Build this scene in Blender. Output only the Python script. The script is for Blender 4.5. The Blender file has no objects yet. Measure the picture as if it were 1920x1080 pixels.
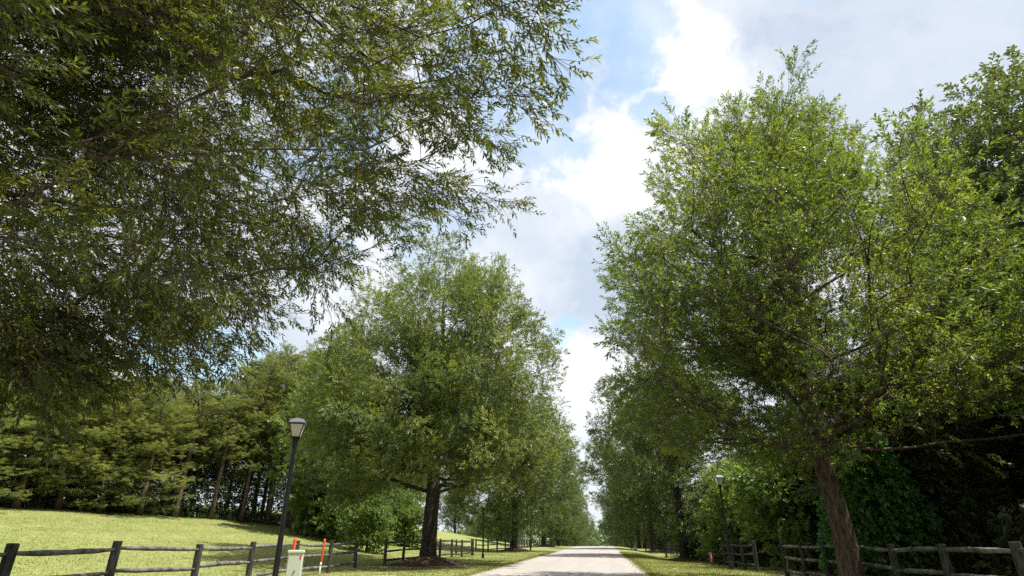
import bpy, math, random
import numpy as np
from mathutils import Vector, noise as mnoise
R = math.radians
random.seed(5)
rng = np.random.default_rng(11)
scene = bpy.context.scene
col = scene.collection

# ------------------------------------------------------------------ camera
EYE = 1.4
PITCH, YAW, FPX = R(23.77), R(8.39), 1067.0
cd = bpy.data.cameras.new('camera'); cam = bpy.data.objects.new('camera', cd); col.objects.link(cam)
cd.sensor_width = 36; cd.lens = 36 * FPX / 1920; cd.clip_start = .05; cd.clip_end = 6000
cam.location = (0, 0, EYE); cam.rotation_euler = (R(90) + PITCH, 0, YAW)
scene.camera = cam
cf = np.array([-math.sin(YAW) * math.cos(PITCH), math.cos(YAW) * math.cos(PITCH), math.sin(PITCH)])
cr = np.array([math.cos(YAW), math.sin(YAW), 0.]); cu = np.cross(cr, cf)

def ray(x, y):
    v = cf * FPX + cr * (x - 960) + cu * (540 - y)
    return v / np.linalg.norm(v)
def at(x, y, d):                       # the point in that direction, d metres away over the ground
    v = ray(x, y); return v / math.hypot(v[0], v[1]) * d + np.array([0, 0, EYE])
def project(P):
    q = P - np.array([0, 0, EYE]); z = q @ cf
    zz = np.where(z > .1, z, .1)
    return 960 + FPX * (q @ cr) / zz, 540 - FPX * (q @ cu) / zz, z

# ------------------------------------------------------------------ light
SUN_EL, SUN_AZ = R(65), R(97)         # azimuth clockwise from the road's direction (+Y)
scene.view_settings.view_transform = 'Standard'; scene.view_settings.look = 'None'
scene.view_settings.exposure = 1.0; scene.view_settings.gamma = 1
sd = bpy.data.lights.new('sun', 'SUN'); sd.energy = 4.5; sd.angle = R(.5); sd.color = (1, .95, .86)
so = bpy.data.objects.new('sun', sd); col.objects.link(so)
sv = Vector((math.cos(SUN_EL) * math.sin(SUN_AZ), math.cos(SUN_EL) * math.cos(SUN_AZ), math.sin(SUN_EL)))
so.rotation_euler = (-sv).to_track_quat('-Z', 'Y').to_euler()
scene.cycles.max_bounces = 7; scene.cycles.diffuse_bounces = 4; scene.cycles.transmission_bounces = 4
scene.cycles.glossy_bounces = 2; scene.cycles.use_denoising = False
scene.cycles.sample_clamp_indirect = 6

def N(nt, typ, **kw):
    n = nt.nodes.new(typ)
    for k, v in kw.items():
        if k in n.inputs: n.inputs[k].default_value = v
        else: setattr(n, k, v)
    return n

w = bpy.data.worlds.new('World'); scene.world = w; w.use_nodes = True
nt = w.node_tree; nt.nodes.clear(); L = nt.links.new
tc = N(nt, 'ShaderNodeTexCoord')
nz = N(nt, 'ShaderNodeTexNoise', Scale=4.2, Detail=10.0, Roughness=.64)
L(tc.outputs['Generated'], nz.inputs['Vector'])
sub = N(nt, 'ShaderNodeVectorMath', operation='SUBTRACT'); L(nz.outputs['Color'], sub.inputs[0]); sub.inputs[1].default_value = (.5, .5, .5)
scl = N(nt, 'ShaderNodeVectorMath', operation='SCALE'); L(sub.outputs[0], scl.inputs[0]); scl.inputs['Scale'].default_value = .36
wadd = N(nt, 'ShaderNodeVectorMath', operation='ADD'); L(tc.outputs['Generated'], wadd.inputs[0]); L(scl.outputs[0], wadd.inputs[1])
wn = N(nt, 'ShaderNodeVectorMath', operation='NORMALIZE'); L(wadd.outputs[0], wn.inputs[0])
def blob(px, py, r0, r1):             # soft round patch of the sky dome around a direction
    v = ray(px, py)
    d = N(nt, 'ShaderNodeVectorMath', operation='DOT_PRODUCT'); L(wn.outputs[0], d.inputs[0]); d.inputs[1].default_value = v
    m = N(nt, 'ShaderNodeMapRange', interpolation_type='SMOOTHSTEP'); L(d.outputs['Value'], m.inputs['Value'])
    m.inputs['From Min'].default_value = math.cos(R(r1)); m.inputs['From Max'].default_value = math.cos(R(r0 * .6 + r1 * .4))
    return m.outputs['Result']
def fold(outs, op='MAXIMUM'):
    a = outs[0]
    for b in outs[1:]:
        m = N(nt, 'ShaderNodeMath', operation=op); L(a, m.inputs[0]); L(b, m.inputs[1]); a = m.outputs[0]
    return a
def mulc(a, k):
    m = N(nt, 'ShaderNodeMath', operation='MULTIPLY'); L(a, m.inputs[0]); m.inputs[1].default_value = k; return m.outputs[0]
holes = fold([blob(1150, 60, 1.2, 4.2), blob(1120, -10, 2, 6), blob(1010, 150, 1.5, 6), blob(985, 235, 1, 4), blob(1045, 285, 1, 4),
              blob(1215, 225, .5, 3.2), blob(1090, 640, .6, 3.0), blob(1075, 660, .3, 2.4), blob(340, 700, 1, 5), blob(420, 690, .5, 3.5), blob(560, 460, 1, 4),
              blob(900, 60, 2, 7), blob(330, 40, 1, 5), blob(620, 250, 1, 6), blob(500, 730, .4, 2.5), blob(1170, 110, 1, 4)])
# generic breaks in the cloud deck outside
n2 = N(nt, 'ShaderNodeTexNoise', Scale=2.2, Detail=5.0, Roughness=.6); L(tc.outputs['Generated'], n2.inputs['Vector'])
br = N(nt, 'ShaderNodeMapRange'); L(n2.outputs['Fac'], br.inputs['Value']); br.inputs['From Min'].default_value = .60; br.inputs['From Max'].default_value = .68
allh = fold([holes, mulc(br.outputs[0], .7)])
thin = N(nt, 'ShaderNodeTexNoise', Scale=7.0, Detail=8.0, Roughness=.62); L(tc.outputs['Generated'], thin.inputs['Vector'])
tm = N(nt, 'ShaderNodeMapRange'); L(thin.outputs['Fac'], tm.inputs['Value']); tm.inputs['From Min'].default_value = .3; tm.inputs['From Max'].default_value = .7
tm.inputs['To Min'].default_value = .35; tm.inputs['To Max'].default_value = 1.25
hm = N(nt, 'ShaderNodeMath', operation='MULTIPLY', use_clamp=True); L(allh, hm.inputs[0]); L(tm.outputs[0], hm.inputs[1])
cfac = N(nt, 'ShaderNodeMath', operation='SUBTRACT', use_clamp=True); cfac.inputs[0].default_value = .96; L(mulc(hm.outputs[0], .70), cfac.inputs[1])
# cloud body: grey blue undersides, white sunlit masses
gn = N(nt, 'ShaderNodeTexNoise', Scale=3.2, Detail=6.0, Roughness=.55); L(wadd.outputs[0], gn.inputs['Vector'])
gm = N(nt, 'ShaderNodeMapRange', interpolation_type='SMOOTHSTEP'); L(gn.outputs['Fac'], gm.inputs['Value']); gm.inputs['From Min'].default_value = .35; gm.inputs['From Max'].default_value = .68
dark = fold([mulc(blob(1760, 110, 1, 17), .66), mulc(blob(1120, 520, 1, 8), .35), mulc(blob(1500, 60, 1, 7), .3)])
bright = fold([blob(1260, 60, 1, 7), blob(900, 240, 2, 8), blob(1160, 300, 1, 8), blob(1110, 720, 1, 5), blob(1280, 130, 1, 5)])
g1 = N(nt, 'ShaderNodeMath', operation='MULTIPLY_ADD'); L(gm.outputs[0], g1.inputs[0]); g1.inputs[1].default_value = .75; L(dark, g1.inputs[2])
g2 = N(nt, 'ShaderNodeMath', operation='SUBTRACT', use_clamp=True); L(g1.outputs[0], g2.inputs[0]); L(mulc(bright, .6), g2.inputs[1])
cc = N(nt, 'ShaderNodeMix', data_type='RGBA'); L(g2.outputs[0], cc.inputs['Factor'])
cc.inputs['A'].default_value = (.93, .94, .96, 1); cc.inputs['B'].default_value = (.56, .645, .77, 1)
sky = N(nt, 'ShaderNodeTexSky'); sky.sky_type = 'NISHITA'; sky.sun_disc = False
sky.sun_elevation = SUN_EL; sky.sun_rotation = SUN_AZ; sky.air_density = 1; sky.dust_density = .6; sky.ozone_density = 1.0
tn_ = N(nt, 'ShaderNodeMix', data_type='RGBA', blend_type='MULTIPLY'); tn_.inputs['Factor'].default_value = 1; L(sky.outputs[0], tn_.inputs['A']); tn_.inputs['B'].default_value = (1.02, 1.10, .97, 1)
b1 = N(nt, 'ShaderNodeBackground', Strength=.15); L(tn_.outputs['Result'], b1.inputs['Color'])
b2 = N(nt, 'ShaderNodeBackground', Strength=.565); L(cc.outputs['Result'], b2.inputs['Color'])
mx = N(nt, 'ShaderNodeMixShader'); L(cfac.outputs[0], mx.inputs[0]); L(b1.outputs[0], mx.inputs[1]); L(b2.outputs[0], mx.inputs[2])
wo = N(nt, 'ShaderNodeOutputWorld'); L(mx.outputs[0], wo.inputs[0])
try: w.cycles.sampling_method = 'AUTOMATIC'
except Exception: pass

# ------------------------------------------------------------------ materials
def mat(name):
    m = bpy.data.materials.new(name); m.use_nodes = True
    t = m.node_tree; b = t.nodes['Principled BSDF']; return m, t, b
def noisy(name, c1, c2, scale=5., rough=.85, bump=.3, bscale=30., detail=6., stretch=None, spec=.3, metallic=0., dist=.02, lo=.35, hi=.65):
    m, t, b = mat(name); l = t.links.new
    tc = N(t, 'ShaderNodeTexCoord'); mp = N(t, 'ShaderNodeMapping'); l(tc.outputs['Object'], mp.inputs[0])
    if stretch: mp.inputs['Scale'].default_value = stretch
    n = N(t, 'ShaderNodeTexNoise', Scale=scale, Detail=detail, Roughness=.6); l(mp.outputs[0], n.inputs['Vector'])
    r = N(t, 'ShaderNodeMapRange'); l(n.outputs['Fac'], r.inputs['Value']); r.inputs['From Min'].default_value = lo; r.inputs['From Max'].default_value = hi
    x = N(t, 'ShaderNodeMix', data_type='RGBA'); l(r.outputs[0], x.inputs['Factor']); x.inputs['A'].default_value = (*c1, 1); x.inputs['B'].default_value = (*c2, 1)
    l(x.outputs['Result'], b.inputs['Base Color'])
    n2 = N(t, 'ShaderNodeTexNoise', Scale=bscale, Detail=5.); l(mp.outputs[0], n2.inputs['Vector'])
    bp = N(t, 'ShaderNodeBump', Strength=bump, Distance=dist); l(n2.outputs['Fac'], bp.inputs['Height']); l(bp.outputs[0], b.inputs['Normal'])
    b.inputs['Roughness'].default_value = rough; b.inputs['Specular IOR Level'].default_value = spec; b.inputs['Metallic'].default_value = metallic
    return m
def leaf_mat(name, dark, mid, young, trans=.38, rough=.45, spec=.5, tcol=None, tk=2.2):
    m, t, b = mat(name); l = t.links.new
    a = N(t, 'ShaderNodeAttribute', attribute_name='tint')
    rp = N(t, 'ShaderNodeValToRGB'); l(a.outputs['Fac'], rp.inputs[0])
    e = rp.color_ramp.elements; e[0].position = 0; e[0].color = (*dark, 1); e[1].position = 1; e[1].color = (*young, 1)
    k = e.new(.55); k.color = (*mid, 1)
    l(rp.outputs[0], b.inputs['Base Color']); b.inputs['Roughness'].default_value = rough; b.inputs['Specular IOR Level'].default_value = spec
    tr = N(t, 'ShaderNodeBsdfTranslucent')
    mu = N(t, 'ShaderNodeMix', data_type='RGBA', blend_type='MULTIPLY'); mu.inputs['Factor'].default_value = 1
    l(rp.outputs[0], mu.inputs['A']); mu.inputs['B'].default_value = (*(tcol or (tk * 1.15, tk * 1.1, tk * .35)), 1)
    l(mu.outputs['Result'], tr.inputs['Color'])
    s = N(t, 'ShaderNodeMixShader'); s.inputs[0].default_value = trans
    l(b.outputs[0], s.inputs[1]); l(tr.outputs[0], s.inputs[2]); l(s.outputs[0], t.nodes['Material Output'].inputs[0])
    return m
M = {}
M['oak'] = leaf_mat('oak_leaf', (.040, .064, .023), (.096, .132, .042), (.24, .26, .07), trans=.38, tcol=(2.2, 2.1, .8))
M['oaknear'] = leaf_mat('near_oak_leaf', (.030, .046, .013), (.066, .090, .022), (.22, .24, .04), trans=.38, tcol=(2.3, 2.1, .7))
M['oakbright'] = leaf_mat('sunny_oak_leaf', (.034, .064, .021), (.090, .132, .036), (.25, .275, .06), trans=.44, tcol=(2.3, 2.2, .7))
M['oakshade'] = leaf_mat('shaded_row_oak_leaf', (.030, .052, .019), (.074, .110, .036), (.19, .22, .055), trans=.36, tcol=(2.3, 2.1, .7))  # darker copy of the oak leaf, crown shade put into its colour
M['pine'] = leaf_mat('pine_needle', (.070, .092, .040), (.14, .170, .068), (.25, .27, .10), trans=.4, rough=.6, spec=.3, tk=1.8)
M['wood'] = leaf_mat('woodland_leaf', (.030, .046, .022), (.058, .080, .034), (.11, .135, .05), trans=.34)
M['shrub'] = leaf_mat('maple_leaf', (.05, .085, .025), (.095, .145, .04), (.19, .25, .06), trans=.4)
M['ivy'] = leaf_mat('ivy_leaf', (.03, .08, .022), (.06, .15, .035), (.10, .20, .05), trans=.36)
M['far'] = leaf_mat('distant_leaf', (.04, .075, .035), (.075, .125, .05), (.12, .17, .07), trans=.3)
M['grassblade'] = leaf_mat('grass_blade', (.12, .155, .04), (.21, .225, .075), (.36, .33, .16), trans=.35, rough=.7, spec=.2, tk=1.2)
M['bark'] = noisy('bark', (.022, .018, .015), (.085, .070, .058), 6, .95, .9, 22, stretch=(3, 3, .6), dist=.06)
M['barkred'] = noisy('warm_bark', (.04, .028, .021), (.17, .125, .095), 5, .95, .9, 20, stretch=(3, 3, .7), dist=.06)
M['pinebark'] = noisy('pine_bark', (.07, .05, .04), (.17, .12, .09), 5, .95, .7, 15, stretch=(2, 2, .5), dist=.05)
M['post'] = noisy('weathered_post', (.012, .012, .013), (.075, .070, .066), 7, .8, .6, 40, stretch=(4, 4, .6), dist=.01)
M['rail'] = noisy('weathered_rail', (.04, .038, .038), (.22, .205, .195), 3.0, .8, .6, 30, dist=.01, lo=.35, hi=.7)
M['raildark'] = noisy('dark_rail', (.015, .015, .015), (.06, .055, .052), 3.0, .75, .6, 30, dist=.01)
M['road'] = None
M['mulch'] = noisy('mulch', (.035, .020, .014), (.11, .065, .045), 9, 1, 1, 40, dist=.05)
M['black'] = noisy('black_paint', (.006, .006, .007), (.014, .014, .015), 8, .4, .1, 40)
M['rust'] = noisy('rusty_paint', (.010, .008, .008), (.11, .04, .02), 6, .7, .3, 30, lo=.5, hi=.75)
M['roofmetal'] = noisy('lantern_roof', (.10, .105, .12), (.16, .165, .18), 8, .45, .1, 30)
M['panel'] = noisy('frosted_panel', (.62, .56, .50), (.72, .66, .60), 5, .35, .05, 20)
M['cab'] = noisy('pale_green_cabinet', (.52, .56, .47), (.56, .60, .50), 3, .5, .08, 25)
M['cabdark'] = noisy('cabinet_latch', (.05, .05, .045), (.09, .09, .08), 8, .5, .1, 30)
M['orange'] = noisy('orange_plastic', (.62, .09, .025), (.75, .14, .05), 5, .5, .05, 20)
M['red'] = noisy('red_tape', (.55, .03, .05), (.65, .06, .08), 5, .5, .05, 20)
M['pink'] = noisy('pink_tape', (.75, .10, .16), (.8, .2, .25), 5, .5, .05, 20)
M['white'] = noisy('white_plastic', (.55, .55, .53), (.75, .75, .73), 5, .5, .05, 20)
M['pad'] = noisy('pale_gravel', (.36, .29, .22), (.5, .42, .33), 8, .95, .5, 60)
M['floor'] = noisy('forest_floor', (.03, .022, .014), (.09, .065, .04), 1.5, 1, 1, 12, dist=.1)

# ground: mown grass with dry and bare patches
m, t, b = mat('mown_grass'); l = t.links.new
tcg = N(t, 'ShaderNodeTexCoord')
def nz_(scale, det=6., src=None, rough=.6):
    n = N(t, 'ShaderNodeTexNoise', Scale=scale, Detail=det, Roughness=rough); l((src or tcg.outputs['Object']), n.inputs['Vector']); return n.outputs['Fac']
def mr(s, a, b_, c=0., d=1.):
    r = N(t, 'ShaderNodeMapRange'); l(s, r.inputs['Value']); r.inputs['From Min'].default_value = a; r.inputs['From Max'].default_value = b_
    r.inputs['To Min'].default_value = c; r.inputs['To Max'].default_value = d; return r.outputs[0]
def mixc(f, a, b_):
    x = N(t, 'ShaderNodeMix', data_type='RGBA'); l(f, x.inputs['Factor'])
    for k, v in (('A', a), ('B', b_)):
        if isinstance(v, tuple): x.inputs[k].default_value = (*v, 1)
        else: l(v, x.inputs[k])
    return x.outputs['Result']
c1 = mixc(mr(nz_(.22), .35, .65), (.118, .152, .048), (.215, .212, .085))
c2 = mixc(mr(nz_(1.7, 8), .50, .72), c1, (.34, .30, .15))
c3 = mixc(mr(nz_(9, 8), .35, .7), c2, (.20, .235, .06))
vs = N(t, 'ShaderNodeVertexColor', layer_name='soil')
sm = N(t, 'ShaderNodeMath', operation='MULTIPLY_ADD'); l(nz_(2.2, 8), sm.inputs[0]); sm.inputs[1].default_value = 1.1
sx = N(t, 'ShaderNodeSeparateColor'); l(vs.outputs[0], sx.inputs[0]); l(sx.outputs[0], sm.inputs[2])
c4 = mixc(mr(sm.outputs[0], .98, 1.2), c3, (.27, .20, .13))
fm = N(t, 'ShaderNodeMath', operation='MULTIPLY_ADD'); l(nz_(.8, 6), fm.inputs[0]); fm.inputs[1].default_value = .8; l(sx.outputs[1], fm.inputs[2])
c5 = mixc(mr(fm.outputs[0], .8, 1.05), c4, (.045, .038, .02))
l(c5, b.inputs['Base Color']); b.inputs['Roughness'].default_value = .95; b.inputs['Specular IOR Level'].default_value = .15
bp = N(t, 'ShaderNodeBump', Strength=.8, Distance=.06); l(nz_(14, 8), bp.inputs['Height']); l(bp.outputs[0], b.inputs['Normal'])
M['grass'] = m
# road: pale sun-bleached asphalt
m, t, b = mat('pale_road'); l = t.links.new; tcg = N(t, 'ShaderNodeTexCoord')
mpn = N(t, 'ShaderNodeMapping'); l(tcg.outputs['Object'], mpn.inputs[0]); mpn.inputs['Scale'].default_value = (1, .12, 1)
r1 = mixc(mr(nz_(.9, 6, mpn.outputs[0]), .35, .65), (.305, .28, .265), (.345, .32, .30))
r2 = mixc(mr(nz_(60, 3), .45, .75), r1, (.31, .285, .265))
r3 = mixc(mr(nz_(.35, 7), .58, .75, 0, .6), r2, (.34, .305, .28))
sp_ = N(t, 'ShaderNodeSeparateXYZ'); l(tcg.outputs['Object'], sp_.inputs[0])
wv_ = N(t, 'ShaderNodeMath', operation='SINE'); ml_ = N(t, 'ShaderNodeMath', operation='MULTIPLY'); l(sp_.outputs['X'], ml_.inputs[0]); ml_.inputs[1].default_value = 3.4; l(ml_.outputs[0], wv_.inputs[0])
r3 = mixc(mr(wv_.outputs[0], .2, 1, 0, .35), r3, (.29, .265, .245))
wd_ = N(t, 'ShaderNodeVectorMath', operation='ADD'); nv_ = N(t, 'ShaderNodeTexNoise', Scale=.8, Detail=6.); l(tcg.outputs['Object'], nv_.inputs['Vector']); l(tcg.outputs['Object'], wd_.inputs[0]); l(nv_.outputs['Color'], wd_.inputs[1])
vo = N(t, 'ShaderNodeTexVoronoi', feature='DISTANCE_TO_EDGE', Scale=.16); l(wd_.outputs[0], vo.inputs['Vector'])
r4 = mixc(mr(vo.outputs['Distance'], 0, .0035, .55, 0), r3, (.14, .125, .115))
l(r4, b.inputs['Base Color']); b.inputs['Roughness'].default_value = .85; b.inputs['Specular IOR Level'].default_value = .25
bp = N(t, 'ShaderNodeBump', Strength=.12, Distance=.006); l(nz_(90, 3), bp.inputs['Height']); l(bp.outputs[0], b.inputs['Normal'])
M['road'] = m

# ------------------------------------------------------------------ object helpers
def link(o, parent=None):
    col.objects.link(o)
    if parent: o.parent = parent
    return o
def tag(o, label=None, cat=None, group=None, kind=None):
    for k, v in (('label', label), ('category', cat), ('group', group), ('kind', kind)):
        if v: o[k] = v
    return o
def empty(name, loc, label=None, cat=None, group=None, rz=0.):
    o = bpy.data.objects.new(name, None); o.location = Vector(loc); o.rotation_euler.z = rz; o.empty_display_size = .3
    return tag(link(o), label, cat, group)
def np_mesh(name, V, F, material, k=None, tint=None, smooth=False):
    """V (n,3); F list of (m,k) index arrays"""
    me = bpy.data.meshes.new(name)
    Fs = F if isinstance(F, list) else [F]
    nl = sum(f.size for f in Fs); npg = sum(len(f) for f in Fs)
    me.vertices.add(len(V)); me.vertices.foreach_set('co', np.ascontiguousarray(V, np.float32).ravel())
    me.loops.add(nl); me.loops.foreach_set('vertex_index', np.concatenate([f.ravel() for f in Fs]).astype(np.int32))
    me.polygons.add(npg)
    tot = np.concatenate([np.full(len(f), f.shape[1]) for f in Fs]); st = np.concatenate([[0], np.cumsum(tot)[:-1]])
    me.polygons.foreach_set('loop_start', st.astype(np.int32))
    me.polygons.foreach_set('loop_total', tot.astype(np.int32))
    me.polygons.foreach_set('use_smooth', np.full(npg, bool(smooth)))
    me.update(calc_edges=True)
    if tint is not None:
        a = me.attributes.new('tint', 'FLOAT', 'FACE'); a.data.foreach_set('value', tint.astype(np.float32))
    me.materials.append(material)
    return me
def obj(name, me, parent=None, loc=(0, 0, 0)):
    o = bpy.data.objects.new(name, me); o.location = Vector(loc); return link(o, parent)
def nrm(v):
    return v / np.maximum(np.linalg.norm(v, axis=-1, keepdims=True), 1e-9)

class MB:
    def __init__(s): s.V = []; s.F = {}; s.n = 0; s.mi = []
    def add(s, V, F):
        V = np.asarray(V, float); F = np.asarray(F); s.V.append(V); s.F.setdefault(F.shape[1], []).append(F + s.n); s.n += len(V)
    def box(s, c, size, rz=0., taper=1.):
        x, y, z = np.array(size) / 2
        v = np.array([[sx * x * (taper if sz > 0 else 1), sy * y * (taper if sz > 0 else 1), sz * z] for sz in (-1, 1) for sx, sy in ((-1, -1), (1, -1), (1, 1), (-1, 1))])
        a = np.array([[math.cos(rz), -math.sin(rz), 0], [math.sin(rz), math.cos(rz), 0], [0, 0, 1]])
        s.add(v @ a.T + np.array(c), [[3, 2, 1, 0], [4, 5, 6, 7], [0, 1, 5, 4], [1, 2, 6, 5], [2, 3, 7, 6], [3, 0, 4, 7]])
    def tube(s, P, r, k=10, jit=0., cap=True, seed=0, twist=0.):
        P = np.asarray(P, float); n = len(P); r = np.broadcast_to(np.asarray(r, float), (n,))
        T = np.gradient(P, axis=0); T = nrm(T)
        ref = np.array([0, 0, 1.]) if abs(T[:, 2]).mean() < .8 else np.array([0, 1., 0])
        A = nrm(np.cross(T, ref)); B = np.cross(T, A)
        th = np.arange(k) * 2 * math.pi / k
        rr = r[:, None] * (1 + (np.random.default_rng(seed).normal(0, jit, (n, k)) if jit else 0))
        V = P[:, None] + rr[..., None] * (A[:, None] * np.cos(th)[None, :, None] + B[:, None] * np.sin(th)[None, :, None])
        i = np.arange(n - 1)[:, None] * k; j = np.arange(k)[None]; j2 = (j + 1) % k
        F = np.stack([i + j, i + j2, i + k + j2, i + k + j], -1).reshape(-1, 4)
        base = s.n; s.add(V.reshape(-1, 3), F)
        if cap:
            s.F.setdefault(k, []).append(np.array([np.arange(k)[::-1] + base])); s.F[k].append(np.array([np.arange(k) + base + (n - 1) * k]))
    def mesh(s, name, m, smooth=False):
        return np_mesh(name, np.concatenate(s.V), [np.concatenate(f) for f in s.F.values()], m, smooth=smooth)

# ------------------------------------------------------------------ terrain
RX0, RX1 = -5.6, 1.82
def sstep(a, b, x):
    t = np.clip((x - a) / (b - a), 0, 1); return t * t * (3 - 2 * t)
def gz(x, y):
    x = np.asarray(x, float); y = np.asarray(y, float)
    z = -np.clip(y - 122, 0, 60) ** 2 * .0011 - np.clip(y - 182, 0, 120) * .035
    u = np.clip(-x - 14, 0, None)
    rise = .100 * np.where(u < 4, u * u / 8, u - 2); rise = np.where(rise > 3.0, 3.0 + (rise - 3.0) * .35, rise); rise = np.minimum(rise, 4.6)
    yy = np.clip(y, -20, 110)
    f = (1 + .007 * yy) * (1 - sstep(112, 190, y) * 1.0)
    z = z + rise * f
    z = z - .42 * sstep(2.5, 6.5, x) * sstep(28, 58, y) - .3 * sstep(8, 14, x) * (1 - sstep(60, 140, y))
    off = np.clip(np.maximum(RX0 - .4 - x, x - RX1 - .4), 0, 4) / 4
    z = z + off * .06 * np.sin(x * .9 + y * .31) * np.cos(y * .42 - x * .2)
    return z
def axis(lo, a, b, hi, s):
    mid = np.arange(a, b, s); out = []
    d = s
    x = b
    while x < hi: out.append(x); d *= 1.25; x += d
    out.append(hi); o2 = []; x = a; d = s
    while x > lo: d *= 1.25; x -= d; o2.append(x)
    return np.concatenate([np.array(o2[::-1]), mid, np.array(out)])
XS = np.unique(np.concatenate([axis(-2500, -80, 40, 2500, .7), [RX0, RX1]])); YS = axis(-400, -8, 190, 3500, .7)
GX, GY = np.meshgrid(XS, YS); GZ = gz(GX, GY)
nx, ny = len(XS), len(YS)
ii = (np.arange(ny - 1)[:, None] * nx + np.arange(nx - 1)[None])
F = np.stack([ii, ii + 1, ii + nx + 1, ii + nx], -1).reshape(-1, 4)
me = np_mesh('ground', np.stack([GX, GY, GZ], -1).reshape(-1, 3), F, M['grass'], smooth=True)
ca = me.color_attributes.new('soil', 'FLOAT_COLOR', 'POINT')
x, y = GX.ravel(), GY.ravel()
soil = np.zeros(len(x)) + .12
soil = np.maximum(soil, .62 * np.exp(-((x + 10.7) / 2.6) ** 2 - ((y - 33.0) / 3.2) ** 2))
soil = np.maximum(soil, .60 * np.exp(-((x + 9.7) / 1.8) ** 2 - ((y - 24.5) / 2.2) ** 2))
edge = np.minimum(abs(x - RX0), abs(x - RX1)); soil = np.maximum(soil, .60 * np.exp(-(edge / .35) ** 2))
for ty in (36.6, 75, 112.5, 150): soil = np.maximum(soil, .5 * np.exp(-(((x + 10.6) ** 2 + (y - ty) ** 2) / 6)))
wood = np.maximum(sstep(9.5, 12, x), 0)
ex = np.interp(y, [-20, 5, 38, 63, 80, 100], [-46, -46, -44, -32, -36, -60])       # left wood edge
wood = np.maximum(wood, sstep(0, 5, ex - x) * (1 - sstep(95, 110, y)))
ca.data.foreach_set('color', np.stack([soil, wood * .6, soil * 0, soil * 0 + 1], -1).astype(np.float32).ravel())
tag(obj('ground', me), kind='structure')

# road strip
ys = YS[(YS > -60) & (YS < 400)]
w0 = RX0 + np.array([mnoise.noise(Vector((3, v * .35, 0))) for v in ys]) * .16; w1 = RX1 + np.array([mnoise.noise(Vector((9, v * .35, 0))) for v in ys]) * .14
cols = [w0, w0 * .6 + w1 * .4, w0 * .2 + w1 * .8, w1]
V = np.stack([np.stack([c, ys, gz(np.clip(c, RX0, RX1), ys) + .012 + (.02 if 0 < i < 3 else 0)], -1) for i, c in enumerate(cols)], 1).reshape(-1, 3)
ii = np.arange(len(ys) - 1)[:, None] * 4 + np.arange(3)[None]
me = np_mesh('road', V, np.stack([ii, ii + 1, ii + 5, ii + 4], -1).reshape(-1, 4), M['road'], smooth=True)
tag(obj('road', me), kind='structure')

# ------------------------------------------------------------------ foliage
def leaves(C, D, n, Ls, W, stem, spread=.9, droop=.25, clump_t=None, rg=None, flat=.6):
    """C,D: (S,3) sprig bases and directions; n leaves each -> V, F, tint"""
    rg = rg or rng; S = len(C)
    D = nrm(D); rv = nrm(rg.normal(size=(S, 3))); B = nrm(np.cross(D, rv)); Cc = np.cross(D, B)
    s = (np.arange(n) + .5) / n
    phi = np.arange(n) * 2.399 + rg.random((S, n)) * 1.2
    al = spread * (1 - .45 * s)[None] + rg.normal(0, .18, (S, n))
    sl = stem * (.7 + .6 * rg.random((S, 1)))
    base = C[:, None] + D[:, None] * (sl * s[None])[..., None]; base[..., 2] -= droop * .5 * sl * (s ** 2)[None]
    ld = D[:, None] * np.cos(al)[..., None] + (B[:, None] * np.cos(phi)[..., None] + Cc[:, None] * np.sin(phi)[..., None]) * np.sin(al)[..., None]
    ld[..., 2] -= droop; ld = nrm(ld)
    up = np.array([0, 0, 1.]) * flat + rg.normal(0, .55, (S, n, 3))
    wv = nrm(np.cross(ld, up)); ll = Ls * (.65 + .6 * rg.random((S, n, 1))); ww = W * (.75 + .5 * rg.random((S, n, 1)))
    mid = base + ld * ll * .48; tip = base + ld * ll; tip[..., 2] -= ll[..., 0] * .12
    V = np.stack([base, mid + wv * ww / 2, tip, mid - wv * ww / 2], 2).reshape(-1, 3)
    F = np.arange(S * n * 4).reshape(-1, 4)
    ct = clump_t if clump_t is not None else np.full(S, .4)
    tn = ct[:, None] * .55 + rg.random((S, 1)) * .2 + rg.random((S, n)) * .25 + s[None] * .12
    return V, F, np.clip(tn, 0, 1).ravel()

def noise3(P, sc, off=0.):
    return np.array([mnoise.noise(Vector(p * sc + off)) for p in P])

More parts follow.
